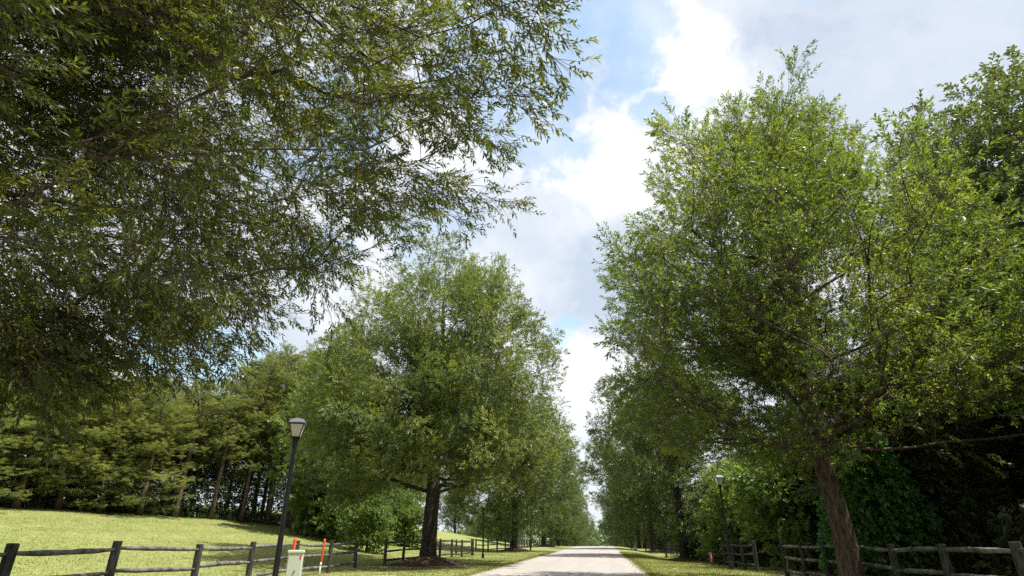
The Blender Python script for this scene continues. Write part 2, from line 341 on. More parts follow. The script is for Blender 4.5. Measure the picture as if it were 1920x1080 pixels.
def skeleton(trunk, trad, clumps, weight=1., seed=0, rtip=.012, bare=None):
    """trunk pts (n,3) bottom to top, trad radii; grows limbs to the clump centres. Returns MB"""
    rg = np.random.default_rng(seed)
    pos = [p for p in trunk]; par = [-1] + list(range(len(trunk) - 1)); plen = [0.] * len(trunk)
    tl = 0.; istr = [True] * len(trunk)
    for i in range(1, len(trunk)): tl += np.linalg.norm(trunk[i] - trunk[i - 1]) * .35; plen[i] = tl
    ax = trunk[len(trunk) // 2][:2]
    dist = np.hypot(clumps[:, 0] - np.interp(clumps[:, 2], trunk[:, 2], trunk[:, 0]), clumps[:, 1] - np.interp(clumps[:, 2], trunk[:, 2], trunk[:, 1]))
    order = np.argsort(dist + rg.random(len(clumps)) * 1.0)
    cap = len(trunk) + len(clumps) * 4
    P = np.zeros((cap, 3)); PL = np.zeros(cap); n = len(trunk); P[:n] = trunk; PL[:n] = plen
    minz = bare if bare is not None else trunk[0, 2]
    ends = []
    for ci in order:
        c = clumps[ci]; d = c - P[:n]; L_ = np.linalg.norm(d, axis=1)
        cost = L_ + .22 * PL[:n] + 1.3 * np.clip(P[:n, 2] - c[2] + .25 * L_, 0, None) + np.where(P[:n, 2] < minz, 50, 0)
        k = int(np.argmin(cost)); a = P[k]; L0 = L_[k]
        m = 1 if L0 < .8 else (2 if L0 < 2.2 else 3); prev = k
        bend = rg.normal(0, .07, 3) * L0; bend[2] -= .10 * L0 * (1 if istr[k] else .3)
        for j in range(1, m + 1):
            t_ = j / m; q = a + (c - a) * t_ + bend * 4 * t_ * (1 - t_) * .5
            P[n] = q; PL[n] = PL[prev] + np.linalg.norm(q - P[prev]); par.append(prev); istr.append(False); prev = n; n += 1
        ends.append(prev)
    cnt = np.zeros(n)
    for e in ends: cnt[e] += 1
    for i in range(n - 1, 0, -1):
        if par[i] >= 0: cnt[par[i]] += cnt[i]
    rad = rtip * np.maximum(cnt, 1) ** .52 * weight
    T = len(trunk); rad[:T] = trad
    mb = MB()
    # trunk as one tube with flare and bark relief
    tt = np.linspace(0, 1, 4 * T); idx = tt * (T - 1)
    tp = np.stack([np.interp(idx, range(T), trunk[:, k]) for k in range(3)], 1); tr = np.interp(idx, range(T), trad)
    mb.tube(tp, tr, 16, jit=.035, seed=seed)
    ch = np.arange(T, n); pa = np.array(par)[T:]
    r1 = rad[ch]; r0 = np.minimum(rad[pa], r1 * 1.25 + .004)
    for lo, hi, k in ((0, .035, 3), (.035, .1, 5), (.1, 9, 8)):
        s = (r1 >= lo) & (r1 < hi)
        if not s.any(): continue
        A, Bp = P[pa[s]], P[ch[s]]; dd = nrm(Bp - A); A = A - dd * r0[s][:, None] * .5
        u = nrm(np.cross(dd, np.array([.3, .2, 1.]))); v = np.cross(dd, u); th = np.arange(k) * 2 * math.pi / k
        o = u[:, None] * np.cos(th)[None, :, None] + v[:, None] * np.sin(th)[None, :, None]
        V = np.concatenate([A[:, None] + o * r0[s][:, None, None], Bp[:, None] + o * r1[s][:, None, None]], 1)
        nn = len(A); i = np.arange(nn)[:, None] * 2 * k; j = np.arange(k)[None]; j2 = (j + 1) % k
        mb.add(V.reshape(-1, 3), np.stack([i + j, i + j2, i + k + j2, i + k + j], -1).reshape(-1, 4))
    return mb

def inpoly(px, py, poly):
    p = np.array(poly, float); x0, y0 = p[:, 0], p[:, 1]; x1, y1 = np.roll(x0, -1), np.roll(y0, -1)
    c = np.zeros(len(px), bool)
    for a, b_, c_, d_ in zip(x0, y0, x1, y1):
        if b_ == d_: continue
        k = ((b_ > py) != (d_ > py)) & (px < (c_ - a) * (py - b_) / (d_ - b_) + a); c ^= k
    return c

def sample_crown(n, center, rad, rg, shell=.55, thr=-.12, nsc=.35, poly=None, taper=None, minsep=0., keepout=None, off=0., above=0, thr2=-2.):
    """clump centres in an ellipsoid envelope with noise gaps; poly: the outline seen from the road"""
    out = []; tot = 0; tries = 0
    while tot < n and tries < 60:
        tries += 1
        q = nrm(rg.normal(size=(n * 2, 3))) * (rg.random((n * 2, 1)) ** shell)
        if taper is not None:      # narrow towards the top
            h = (q[:, 2] + 1) / 2; q[:, :2] *= np.interp(h, *taper)[:, None]
        P = np.array(center) + q * np.array(rad)
        k = (noise3(P, nsc, off) > thr) & (noise3(P, nsc * 2.4, off + 40) > thr2)
        if poly is not None:
            x_, y_, z_ = project(P); fr = (z_ > .5) & (x_ > -60) & (x_ < 1980) & (y_ > -60 - above) & (y_ < 1100)
            k &= (~fr) | inpoly(x_, y_, poly)
        if keepout is not None: k &= ~keepout(P)
        out.append(P[k]); tot += k.sum()
    return np.concatenate(out)[:n]

def crown_from(clumps, axis_pt, rg, spr, n, Ls, W, stem, rc, droop=.25, up=.35, spread=.9, flat=.6, lowdroop=0.):
    """each clump is a small bough: sprigs leave its axis like barbs"""
    K = len(clumps); ct = np.clip(rg.normal(.42, .22, K), 0, 1)
    ax = np.array(axis_pt); out = clumps - ax; out[:, 2] *= .5; out = nrm(out)
    a = out * .9 + rg.normal(0, .38, clumps.shape); a[:, 2] += up
    if lowdroop: a[:, 2] -= lowdroop * np.clip(1.2 - (clumps[:, 2] - 3) / 5, 0, 1.2)
    a = nrm(a); ln = rc * 1.25 * (.75 + .5 * rg.random(K))
    t = rg.random((K, spr)) * 2 - 1; t[:, 0] = 1; t[:, 1] = .9
    axp = clumps[:, None] + a[:, None] * (t * ln[:, None])[..., None]
    o = rg.normal(0, 1, (K, spr, 3)); o -= a[:, None] * (o * a[:, None]).sum(-1, keepdims=True); o = nrm(o); o[..., 2] *= .7
    C = axp + o * (rc * .62 * (.25 + .9 * rg.random((K, spr))) * (1.05 - .45 * t))[..., None]
    src = clumps[:, None] + a[:, None] * ((t - .35).clip(-1, 1) * ln[:, None])[..., None]
    D = a[:, None] * .85 + o * .6 + rg.normal(0, .28, C.shape)
    C, D, src = C.reshape(-1, 3), D.reshape(-1, 3), src.reshape(-1, 3)
    return leaves(C, D, n, Ls, W, stem, spread, droop, np.repeat(ct, spr), rg, flat) + (C, D, src, clumps - a * ln[:, None] * 1.3, clumps + a * ln[:, None])

def add_twigs(mb, C, D, c0, ca_, cb_, stem, r):
    D = nrm(D)
    for A, B_, ra, rb in ((c0, C, r * 1.2, r), (C, C + D * stem * .95, r, r * .4), (ca_, cb_, r * 2.6, r)):
        dd = nrm(B_ - A); u = nrm(np.cross(dd, np.array([.3, .2, 1.]))); v = np.cross(dd, u); th = np.arange(3) * 2 * math.pi / 3
        o = u[:, None] * np.cos(th)[None, :, None] + v[:, None] * np.sin(th)[None, :, None]
        V = np.concatenate([A[:, None] + o * ra, B_[:, None] + o * rb], 1); i = np.arange(len(A))[:, None] * 6; j = np.arange(3)[None]; j2 = (j + 1) % 3
        mb.add(V.reshape(-1, 3), np.stack([i + j, i + j2, i + 3 + j2, i + 3 + j], -1).reshape(-1, 4))

def make_tree(name, base, label, cat, group, trunk_local, trad, clumps_w, leafargs, seed, leafm, barkm, weight=1., bare=None, rtip=.012, crown_axis=None, twig=0.):
    """clumps in world coordinates"""
    rg = np.random.default_rng(seed); base = np.array(base, float)
    cl = clumps_w - base
    root = empty(name, base, label, cat, group)
    mb = skeleton(np.array(trunk_local, float), np.array(trad, float), cl, weight, seed, rtip, bare)
    ax = crown_axis if crown_axis is not None else (trunk_local[-1][0], trunk_local[-1][1], cl[:, 2].mean() * .7)
    V, F, tn, C_, D_, s_, a_, b_ = crown_from(cl, ax, rg, **leafargs)
    if twig: add_twigs(mb, C_, D_, s_, a_, b_, leafargs['stem'], twig)
    obj('trunk', mb.mesh('trunk', M[barkm], smooth=True), root)
    obj('crown', np_mesh('crown', V, F, M[leafm], tint=tn), root)
    return root
def dup(root, loc, rz=0., s=(1, 1, 1), label=None, cat=None, group=None):
    r = root.copy(); col.objects.link(r); r.location = Vector(loc); r.rotation_euler.z = rz; r.scale = s
    tag(r, label, cat, group)
    for ch in list(root.children):
        c = ch.copy(); col.objects.link(c); c.parent = r
    return r
def move(root, loc, rz=0., s=(1, 1, 1), label=None, cat=None, group=None):
    root.location = Vector(loc); root.rotation_euler.z = rz; root.scale = s; return tag(root, label, cat, group)
def placer(protos):
    used = set()
    def f(i, *a, **k):
        p = protos[i % len(protos)]
        if id(p) not in used: used.add(id(p)); return move(p, *a, **k)
        return dup(p, *a, **k)
    return f

AV = 'willow oaks planted in two rows along the road'
def wob(pts): return np.array(pts, float)

# near left oak: stands beside the camera, limbs reaching over the road
P_NEAR = [(-80, -80), (1130, -80), (1132, 20), (1118, 70), (1095, 140), (1055, 160), (1010, 195), (985, 150), (925, 150), (860, 175), (870, 215), (915, 260), (900, 300), (860, 280), (790, 255), (770, 300),
          (860, 330), (930, 290), (950, 320), (935, 350), (970, 365), (925, 400), (880, 420), (790, 440), (700, 480), (690, 520), (640, 500), (620, 540), (555, 560), (540, 500), (565, 450), (500, 440), (480, 470), (520, 520),
          (540, 600), (440, 640), (400, 640), (360, 690), (330, 720), (310, 735), (225, 640), (205, 680), (230, 740), (150, 800), (60, 860), (-80, 900)]
def shrink(poly, c, px): return [(x + (c[0] - x) / max(1, math.hypot(c[0] - x, c[1] - y)) * px, y + (c[1] - y) / max(1, math.hypot(c[0] - x, c[1] - y)) * px) for x, y in poly]
P_NEAR = [(x - (95 if x > 900 else 66 if x > 480 else 25), y - (125 if y > 710 else 70 if y > 560 else 42 if y > 0 else 0)) for x, y in P_NEAR]
rg = np.random.default_rng(21)
tb = np.array([-10.6, 1.5, float(gz(-10.6, 1.5))])
cl = sample_crown(4500, (-10.2, 2.0, 11.2), (11.8, 11.8, 8.8), rg, shell=.62, thr=-.13, nsc=.30, poly=P_NEAR, keepout=lambda P: (np.hypot(P[:, 0], P[:, 1]) < 3.6) & (P[:, 2] < 7))
# long low limbs over the road
lim = []
for (px, py, d) in [(1110, 40, 5.6), (1080, 110, 6.0), (1040, 60, 5.8), (1010, 165, 6.2), (985, 60, 5.6), (940, 110, 6), (900, 160, 6.4), (880, 60, 5.6), (1060, 0, 5.2), (960, 0, 5.2), (850, 150, 6.6), (820, 220, 7),
                    (900, 240, 7.4), (860, 250, 7.2), (930, 315, 8), (920, 360, 8.4), (880, 390, 8.6), (820, 400, 8.8), (760, 420, 9), (730, 470, 9.2), (650, 470, 9.4), (600, 510, 9.6), (680, 400, 8.6), (740, 250, 6.5),
                    (700, 300, 7), (640, 360, 8), (780, 60, 5.5), (700, 130, 6), (760, 340, 8), (1095, -20, 5), (1100, 85, 5.9), (1030, 140, 6.1), (570, 480, 9.5), (880, 340, 8.2), (820, 340, 8.2),
                    (440, 600, 11), (500, 590, 11), (400, 620, 10.5), (350, 650, 10), (260, 680, 9), (150, 690, 9), (60, 720, 9), (100, 700, 9), (200, 620, 9), (300, 600, 10), (290, 690, 9.5), (20, 690, 8.5),
                    (40, 640, 8.5), (120, 600, 9), (180, 690, 9.4), (380, 560, 10), (460, 520, 10), (0, 680, 8.4), (80, 540, 9), (250, 540, 9)]:
    for k in range(2):
        lim.append(at(px - (20 if px > 880 else 10) + rg.normal(0, 13), py - (25 if py > 560 else 0) + rg.normal(0, 13), d * (1 + rg.normal(0, .05))))
cl = np.concatenate([cl, np.array(lim)])
xx, yy, zz = project(cl); infr = (zz > .5) & (xx > -100) & (xx < 2000) & (yy > -100); cl = cl[(infr & (rg.random(len(cl)) < np.interp(xx, [300, 560, 900], [1, .62, .34]))) | (~infr & (rg.random(len(cl)) < .6))]
tl = wob([(0, 0, 0), (0, .05, .35), (.02, .05, 1.2), (.05, 0, 2.4), (.1, .1, 4), (0, .2, 6), (.1, .1, 8.5), (.2, 0, 11), (.1, .2, 14), (.15, .1, 17)])
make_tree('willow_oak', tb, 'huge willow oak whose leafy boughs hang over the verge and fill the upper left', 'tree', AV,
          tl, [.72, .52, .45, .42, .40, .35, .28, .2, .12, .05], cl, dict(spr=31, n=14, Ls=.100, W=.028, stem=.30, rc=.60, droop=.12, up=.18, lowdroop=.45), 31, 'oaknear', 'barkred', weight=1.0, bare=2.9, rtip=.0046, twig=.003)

# big right oak with a leaning trunk
P_RIGHT = [(1500, 118), (1525, 165), (1560, 170), (1575, 205), (1630, 220), (1625, 250), (1700, 240), (1715, 215), (1730, 260), (1770, 290), (1830, 265), (1850, 320), (1840, 370), (1880, 400), (1935, 400), (1980, 520), (1980, 760),
           (1930, 745), (1880, 770), (1870, 830), (1800, 870), (1760, 830), (1710, 880), (1660, 850), (1650, 900), (1560, 890), (1480, 900), (1440, 860), (1380, 880), (1300, 850), (1250, 870), (1180, 830), (1150, 760),
           (1160, 690), (1115, 640), (1150, 590), (1120, 550), (1130, 480), (1180, 455), (1200, 400), (1190, 340), (1205, 275), (1250, 270), (1235, 200), (1290, 185), (1340, 195), (1345, 150), (1400, 160), (1410, 120), (1440, 135)]
P_RIGHT = [(x, y + (24 if y < 300 else 0)) for x, y in shrink(P_RIGHT, (1530, 520), 32)]
rg = np.random.default_rng(44)
xx, yy, zz = project(cl); gap = ((((xx - 1400) / 150) ** 2 + ((yy - 430) / 160) ** 2 < 1) | (((xx - 1400) / 120) ** 2 + ((yy - 600) / 90) ** 2 < 1)) & (zz > 0); cl = cl[~(gap & (rg.random(len(cl)) < .72)) & (rg.random(len(cl)) > .06)]
low = [at(rg.uniform(1300, 1700), rg.uniform(750, 868), rg.uniform(13.5, 19)) for k in range(105)] + [at(rg.uniform(1600, 1900), rg.uniform(620, 815), rg.uniform(14, 20)) for k in range(95)]
cl = np.concatenate([cl, np.array(low)])
q_ = at(1598, 1080, 20); bx, by = q_[0], q_[1]; tb = np.array([bx, by, float(gz(bx, by))])
cl = sample_crown(620, (6.7, 19.0, 12.0), (9.4, 8.6, 9.4), rg, shell=.45, thr=-.02, thr2=-.04, nsc=.33, poly=P_RIGHT, taper=([0, .15, .35, .6, .8, 1], [.9, 1.05, 1.1, 1.0, .85, .6]), off=7., above=3000)
cl = np.concatenate([cl, sample_crown(400, (7.0, 18.6, 7.4), (10.8, 9.2, 4.2), rg, shell=.5, thr=-.15, thr2=-.12, nsc=.33, poly=P_RIGHT, off=9., above=3000)])
tl = [np.array([0, 0, -.05]), np.array([-.01, 0, .3])]
for px, py in ((1586, 1020), (1568, 950), (1546, 880), (1530, 800), (1508, 700), (1496, 600), (1488, 500), (1480, 400), (1482, 300), (1490, 205)): tl.append(at(px, py, 20) - tb)
tl = np.array(tl)
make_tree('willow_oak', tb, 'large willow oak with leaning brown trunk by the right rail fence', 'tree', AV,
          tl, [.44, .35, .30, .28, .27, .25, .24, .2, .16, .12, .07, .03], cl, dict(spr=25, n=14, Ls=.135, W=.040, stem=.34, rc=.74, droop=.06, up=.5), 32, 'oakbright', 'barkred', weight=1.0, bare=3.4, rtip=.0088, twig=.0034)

# left oak on its mulch mound
P_MID = [(870, 438), (905, 470), (940, 490), (960, 540), (985, 560), (1010, 600), (1050, 640), (1065, 690), (1050, 750), (1060, 820), (1040, 900), (990, 930), (930, 925), (880, 940), (840, 900), (780, 900), (720, 930), (640, 960), (580, 930),
         (545, 860), (560, 780), (545, 720), (600, 660), (605, 610), (640, 590), (630, 540), (690, 500), (720, 500), (740, 460), (790, 455), (820, 435)]
P_MID = shrink(P_MID, (830, 700), 18)
rg = np.random.default_rng(45)
bx, by = -10.5, 36.6; tb = np.array([bx, by, float(gz(bx, by))])
cl = sample_crown(820, (-10.3, 36.6, 11.6), (9.8, 9.2, 10.2), rg, shell=.5, thr=-.12, thr2=-.12, nsc=.33, poly=P_MID, taper=([0, .15, .35, .6, .8, 1], [.85, 1.0, 1.05, .95, .75, .45]), off=17., above=3000)
cl = np.concatenate([cl, sample_crown(300, (-10.2, 36.0, 6.6), (10.2, 9.6, 3.6), rg, shell=.5, thr=-.2, nsc=.33, poly=P_MID, off=19., above=3000)])
tl = wob([(0, 0, 0), (0, 0, .35), (.02, 0, 1.3), (.05, 0, 2.6), (.1, .05, 4), (.1, .1, 6), (.15, .1, 8), (.1, 0, 11), (.2, .1, 14), (.1, .1, 17), (.2, .1, 20)])
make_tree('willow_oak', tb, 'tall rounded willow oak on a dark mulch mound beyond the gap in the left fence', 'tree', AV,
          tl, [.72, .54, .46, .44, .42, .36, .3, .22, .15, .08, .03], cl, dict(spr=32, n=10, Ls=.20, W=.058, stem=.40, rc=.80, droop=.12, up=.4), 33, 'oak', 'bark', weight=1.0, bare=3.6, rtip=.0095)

# two further oak shapes for the rest of the avenue
protos = []
for k in range(2):
    rg = np.random.default_rng(60 + k)
    cl = sample_crown(520, (0, 0, 11.2), (8.8, 8.8, 9.6), rg, shell=.5, thr=-.12, thr2=-.1, nsc=.35, taper=([0, .15, .35, .6, .8, 1], [.85, 1.0, 1.03, .92, .72, .45]), off=30. + 11 * k)
    tl = wob([(0, 0, 0), (0, 0, .35), (.02, 0, 1.3), (.05, 0, 2.6), (.1, .05, 4), (.1, .1, 6), (.15, .1, 8), (.1, 0, 11), (.2, .1, 14), (.1, .1, 17), (.2, .1, 19.5)])
    protos.append(make_tree('willow_oak', (0, 0, 0), '', 'tree', AV, tl, [.6, .46, .4, .38, .36, .33, .28, .2, .15, .08, .03], cl,
                            dict(spr=22, n=9, Ls=.29, W=.09, stem=.55, rc=1.0, droop=.12, up=.35), 70 + k, 'oakshade', 'bark', weight=1.1, bare=3.4))
place = placer(protos)
rows = [(-10.8, 75.2, 0, 1.0, 'willow oak with dark forked trunk, second along the left fence past the mound tree'),
        (-10.8, 112.5, 1, 1.0, 'distant willow oak third in the left row beyond the rail fence'),
        (-10.9, 150, 2, .95, 'far willow oak near the crest on the left side of the road'),
        (-10.9, 188, 3, .95, 'small-looking willow oak past the road crest on the left'),
        (-10.9, 226, 4, .9, None),
        (6.9, 56.6, 1, .97, 'shady willow oak with black trunk next after the big leaning oak on the right verge'),
        (7.2, 94.7, 2, 1.0, 'dark willow oak, third trunk along the right verge'),
        (7.2, 132, 3, 1.0, 'far willow oak on the right near the road crest'),
        (7.2, 170, 0, .95, 'small-looking willow oak past the road crest on the right'),
        (7.2, 207, 5, .9, None)]
for i, (x_, y_, r_, s_, lb) in enumerate(rows):
    place(i, (x_, y_, float(gz(x_, y_)) - .05), r_ * 1.13, (s_ * [1, .93, 1.06, .97][i % 4], s_ * [1, .93, 1.06, .97][i % 4], s_ * [1, 1.06, .9, 1.02, .95][i % 5]), lb or 'far avenue willow oak merging into the trees at the end of the road', 'tree', AV)
# scattered field oaks on the rise
FO = 'oaks standing alone in the left field'
for i, (px, d, s_, lb) in enumerate([(640, 62, .62, 'leafy field oak directly behind the near left rail fence end'), (700, 74, .72, 'field oak behind the gap in the left fence'), (853, 135, .62, 'small grey field oak on the grassy rise, leftmost seen under the big crown'), (940, 150, .62, 'field oak on a low mound on the far rise'),
                          (952, 165, .6, 'field oak just right of the mound oak on the far rise'), (905, 185, .6, 'spreading field oak at the far rim of the pasture')]):
    p = at(px, 1000, d); place(i, (p[0], p[1], float(gz(p[0], p[1])) - .05), i * 1.7, (s_ * 1.1, s_ * 1.1, s_), lb, 'tree', FO)

# ------------------------------------------------------------------ woodland tree shapes
def pine(k, H, low, rad, nb=80):
    rg = np.random.default_rng(100 + k); mb = MB()
    zs = np.linspace(0, H, 14); lean = rg.normal(0, .15, 2)
    ax = np.stack([lean[0] * (zs / H) ** 2 * 2, lean[1] * (zs / H) ** 2 * 2, zs], 1)
    mb.tube(ax, np.interp(zs, [0, .4, H * .5, H], [.30, .22, .16, .03]), 9, jit=.03, seed=k)
    C, D, T = [], [], []
    for j in range(nb):
        f = (j + rg.random()) / nb; z = H * (low + (1 - low) * f ** .9); a = j * 2.4 + rg.normal(0, .4); z += rg.normal(0, .25)
        Lb = rad * np.interp(f, [0, .25, .6, .85, 1], [.75, 1, .8, .5, .12]) * (.4 + .85 * rg.random())
        o = np.array([np.interp(z, zs, ax[:, 0]), np.interp(z, zs, ax[:, 1]), z]); dr = np.array([math.cos(a), math.sin(a), np.interp(f, [0, .6, 1], [-.02, .3, .9])])
        side = np.array([-math.sin(a), math.cos(a), 0])
        pts = np.array([o, o + dr * Lb * .5 + np.array([0, 0, -.04 * Lb]), o + dr * Lb + np.array([0, 0, .10 * Lb])])
        mb.tube(pts, [.06, .04, .012], 3, cap=False)
        tcl = rg.normal(.45, .22)
        m = max(3, int(Lb * 4.6))
        for q in range(m):
            s_ = .3 + .7 * (q + rg.random()) / m; wdt = Lb * .33 * (1.15 - s_) + .12
            c = o + dr * Lb * s_ + side * rg.normal(0, wdt) + np.array([0, 0, -.15 * Lb * s_ * (1 - s_) + .1 * Lb * s_ * s_ + rg.normal(0, .20)])
            for r_ in range(3):
                C.append(c + rg.normal(0, .24, 3) * np.array([1, 1, .8])); v = dr * .7 + side * rg.normal(0, .7); v[2] = .75 + rg.normal(0, .35); D.append(v); T.append(tcl)
    V, F_, tn = leaves(np.array(C), np.array(D), 18, .28, .040, .28, spread=1.0, droop=.02, clump_t=np.clip(np.array(T), 0, 1), rg=rg, flat=.2)
    root = empty('pine_tree', (0, 0, 0), '', 'tree')
    obj('trunk', mb.mesh('trunk', M['pinebark'], smooth=True), root); obj('crown', np_mesh('crown', V, F_, M['pine'], tint=tn), root)
    return root
PW = 'pines of the wood beyond the left field'
pines = [pine(0, 22, .05, 3.9, 84), pine(1, 22, .24, 3.5, 70), pine(2, 22, .45, 3.6, 50), pine(3, 22, .34, 3.9, 56)]
pp = placer(pines)
# skyline height asked for by the view, in picture rows
skyx = [-200, 0, 100, 180, 270, 350, 390, 440, 520, 600, 680, 760]; skyy = [640, 640, 660, 680, 690, 710, 690, 650, 632, 640, 660, 690]
edx = [-400, -200, 0, 150, 300, 450, 560, 640, 760]; edd = [50, 52, 58, 61, 64, 68, 70, 72, 74]
cnt = 0
lab = ['sunlit pine with layered low boughs at the front edge of the left wood', 'tall bare-stemmed pine standing deeper in the left wood']
front = [(-330, 0), (-230, 1), (-140, 0), (-55, 1), (25, 0), (105, 0), (185, 0), (262, 0), (330, 2), (398, 3), (455, 1), (505, 3), (548, 2)]
fl = {25: 'sunlit pine with layered boughs at the left edge of the view', 105: 'pine with yellowish boughs behind the second rail panel', 185: 'pine with stacked flat boughs above the third fence post', 262: 'low-branched pine whose yellow-green boughs reach the grass at the corner of the wood',
      330: 'dark pine just right of the corner of the wood', 398: 'open-crowned pine left of the tallest pine of the wood', 455: 'pine with a round top left of the street lamp', 505: 'tallest pine of the left wood, standing left of the street lamp', 548: 'pine directly behind the street lamp head'}
for px, v in front:
    d = float(np.interp(px, edx, edd)) + random.uniform(-1, 1.5); p = at(px, 960, d); g = float(gz(p[0], p[1]))
    h = at(px, float(np.interp(px, skyx, skyy)) + random.uniform(0, 30), d)[2] - g
    lb = fl.get(px, lab[0])
    pp(v, (p[0], p[1], g - .05), random.uniform(0, 6), (1.05, 1.05, h / 22), lb, 'tree', PW); cnt += 1
for rrow in range(3):
    for k in range(13):
        px = -300 + k * 74 + rrow * 27 + random.uniform(-15, 15); d = float(np.interp(px, edx, edd)) + 6 + rrow * 6.5 + random.uniform(-2, 2)
        if px > 640: continue
        p = at(px, 960, d); g = float(gz(p[0], p[1])); h = at(px, float(np.interp(px, skyx, skyy)) + random.uniform(5, 50), d)[2] - g
        pp(2 if random.random() < .6 else 3, (p[0], p[1], g - .05), random.uniform(0, 6), (1.05, 1.05, h / 22), lab[1], 'tree', PW)

def broad(name, k, H, cz, rad, ncl, la, leafm, seed, thr=-.2, bark='bark', tr=.28, bare=None):
    rg = np.random.default_rng(seed)
    cl = sample_crown(ncl, (0, 0, cz), rad, rg, shell=.45, thr=thr, nsc=.4, taper=([0, .3, .7, 1], [.9, 1, .9, .6]), off=seed * 3.1)
    zs = np.linspace(0, H * .93, 9); tl = np.stack([np.sin(zs * .3 + k) * .2 - math.sin(k) * .2, np.cos(zs * .25 + k) * .2 - math.cos(k) * .2, zs], 1)
    return make_tree(name, (0, 0, 0), '', 'tree', '', tl, np.interp(zs, [0, .5, H * .5, H], [tr * 1.4, tr, tr * .6, .04]), cl, la, seed + 5, leafm, bark, bare=bare if bare is not None else max(1., cz - rad[2]))
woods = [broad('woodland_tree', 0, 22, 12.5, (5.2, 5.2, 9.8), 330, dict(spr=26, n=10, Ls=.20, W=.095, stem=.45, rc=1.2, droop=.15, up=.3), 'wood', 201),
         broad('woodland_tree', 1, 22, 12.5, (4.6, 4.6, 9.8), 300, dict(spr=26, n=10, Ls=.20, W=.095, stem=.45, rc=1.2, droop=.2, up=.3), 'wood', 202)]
wp = placer(woods); RW = 'trees of the dense wood behind the right fence'
i = 0
for (x0, ya, yb, st) in ((13.8, 30, 160, 6.5), (16.5, 5, 60, 5.5), (20.5, 6, 165, 7.), (26, 12, 120, 8.), (33, 20, 80, 9.)):
    y_ = ya
    while y_ < yb:
        x_ = x0 + random.uniform(-1.2, 1.2) + (y_ > 60) * .8; yy_ = y_ + random.uniform(-1.5, 1.5)
        h = np.interp(yy_, [0, 14, 24, 34, 50, 160], [20, 19, 20, 18, 15, 13]) * random.uniform(.88, 1.08) * np.interp(x0, [13, 16.5, 20.5, 26, 33], [.55, .6, .85, 1.0, 1.15])
        s_ = random.uniform(.85, 1.1)
        wp(i, (x_, yy_, float(gz(x_, yy_)) - .1), random.uniform(0, 6), (s_, s_, h / 22),
           'dark leafy tree in the shaded wood behind the right fence' if x0 < 20 else 'tall tree rising deep in the right-hand wood', 'tree', RW)
        i += 1; y_ += st
# tall tree whose rounded top fills the right edge
for (px, d, topy, s_, lb) in ((1905, 31, 112, 1.25, 'tallest dark tree of the right wood, its rounded top at the right edge'), (1790, 36, 190, 1.15, 'tall wood tree with grey-green top just left of the tallest one'), (1735, 44, 235, .8, 'narrow dark treetop poking up behind the big right oak')):
    g = at(px, 900, d); h = at(px, topy, d)[2]; z_ = float(gz(g[0], g[1])); gx = at(px, topy, d)
    wp(i, (gx[0], gx[1], z_), i * 1.3, (s_, s_, (h - z_) / 22.3), lb, 'tree', RW); i += 1
# left wood, broadleaf trees between pines and the lamp side
LW = 'broadleaf trees at the right end of the left wood'
lw = [(575, 60, 690, .8, 'bright green tree behind the lamp post'), (610, 66, 640, .9, 'tall green tree showing left of the mound oak'), (655, 70, 700, .9, None), (700, 76, 760, .9, None), (560, 80, 720, .9, None), (640, 84, 720, 1., None), (760, 92, 800, 1., None)]
sh = [broad('woodland_tree', 2, 12, 7, (3.6, 3.6, 5.6), 200, dict(spr=14, n=8, Ls=.30, W=.15, stem=.45, rc=1., droop=.15, up=.3), 'shrub', 203, thr=-.25, tr=.16, bare=.8),
      broad('woodland_tree', 3, 7, 3.4, (3.4, 3.4, 3.3), 150, dict(spr=16, n=8, Ls=.24, W=.14, stem=.35, rc=.9, droop=.2, up=.3), 'shrub', 204, thr=-.3, tr=.10, bare=.4)]
sp = placer(sh)
for k, (px, d, ty_, s_, lb) in enumerate(lw):
    p = at(px, 980, d); z_ = float(gz(p[0], p[1])); h = at(px, ty_, d)[2] - z_
    sp(0, (p[0], p[1], z_ - .1), k * 1.1, (s_ * 1.2, s_ * 1.2, h / 12.6), lb or 'green broadleaf tree half hidden behind the mound oak', 'tree', LW)
for k in range(6):
    px = -300 + k * 150 + random.uniform(-15, 15); d = float(np.interp(px, edx, edd)) + 11 + random.uniform(-3, 8); p = at(px, 960, d); z_ = float(gz(p[0], p[1])); s_ = random.uniform(1.1, 1.4)
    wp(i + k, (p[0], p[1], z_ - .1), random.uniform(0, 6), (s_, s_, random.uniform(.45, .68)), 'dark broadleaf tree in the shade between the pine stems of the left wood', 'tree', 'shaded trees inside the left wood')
# small leafy tree in the opening of the right fence, others low under the crowns
for (px, d, s_, hh, lb) in ((1428, 36, .85, 7.4, 'bright leafy small tree spilling over the fence at the opening on the right'), (1345, 44, .8, 6.5, 'dim leafy thicket tree behind the right lamp post'), (1265, 62, .5, 3.6, 'little bright bush behind the far right fence'),
                         (690, 52, .62, 5.2, 'low leafy tree by the end post of the near left fence'), (760, 66, .7, 5.5, 'pale green bush left of the mound oak trunk'), (600, 62, .8, 5, 'dark bush at the wood edge behind the orange marker'), (645, 58, .7, 5, 'dark leafy bush behind the last near fence panel')):
    p = at(px, 1010, d); z_ = float(gz(p[0], p[1]))
    sp(1, (p[0] + (1.5 if px > 1000 else 0), p[1], z_ - .1), px * .1, (s_, s_, hh / 7), lb, 'tree', 'small leafy trees low under the crowns')
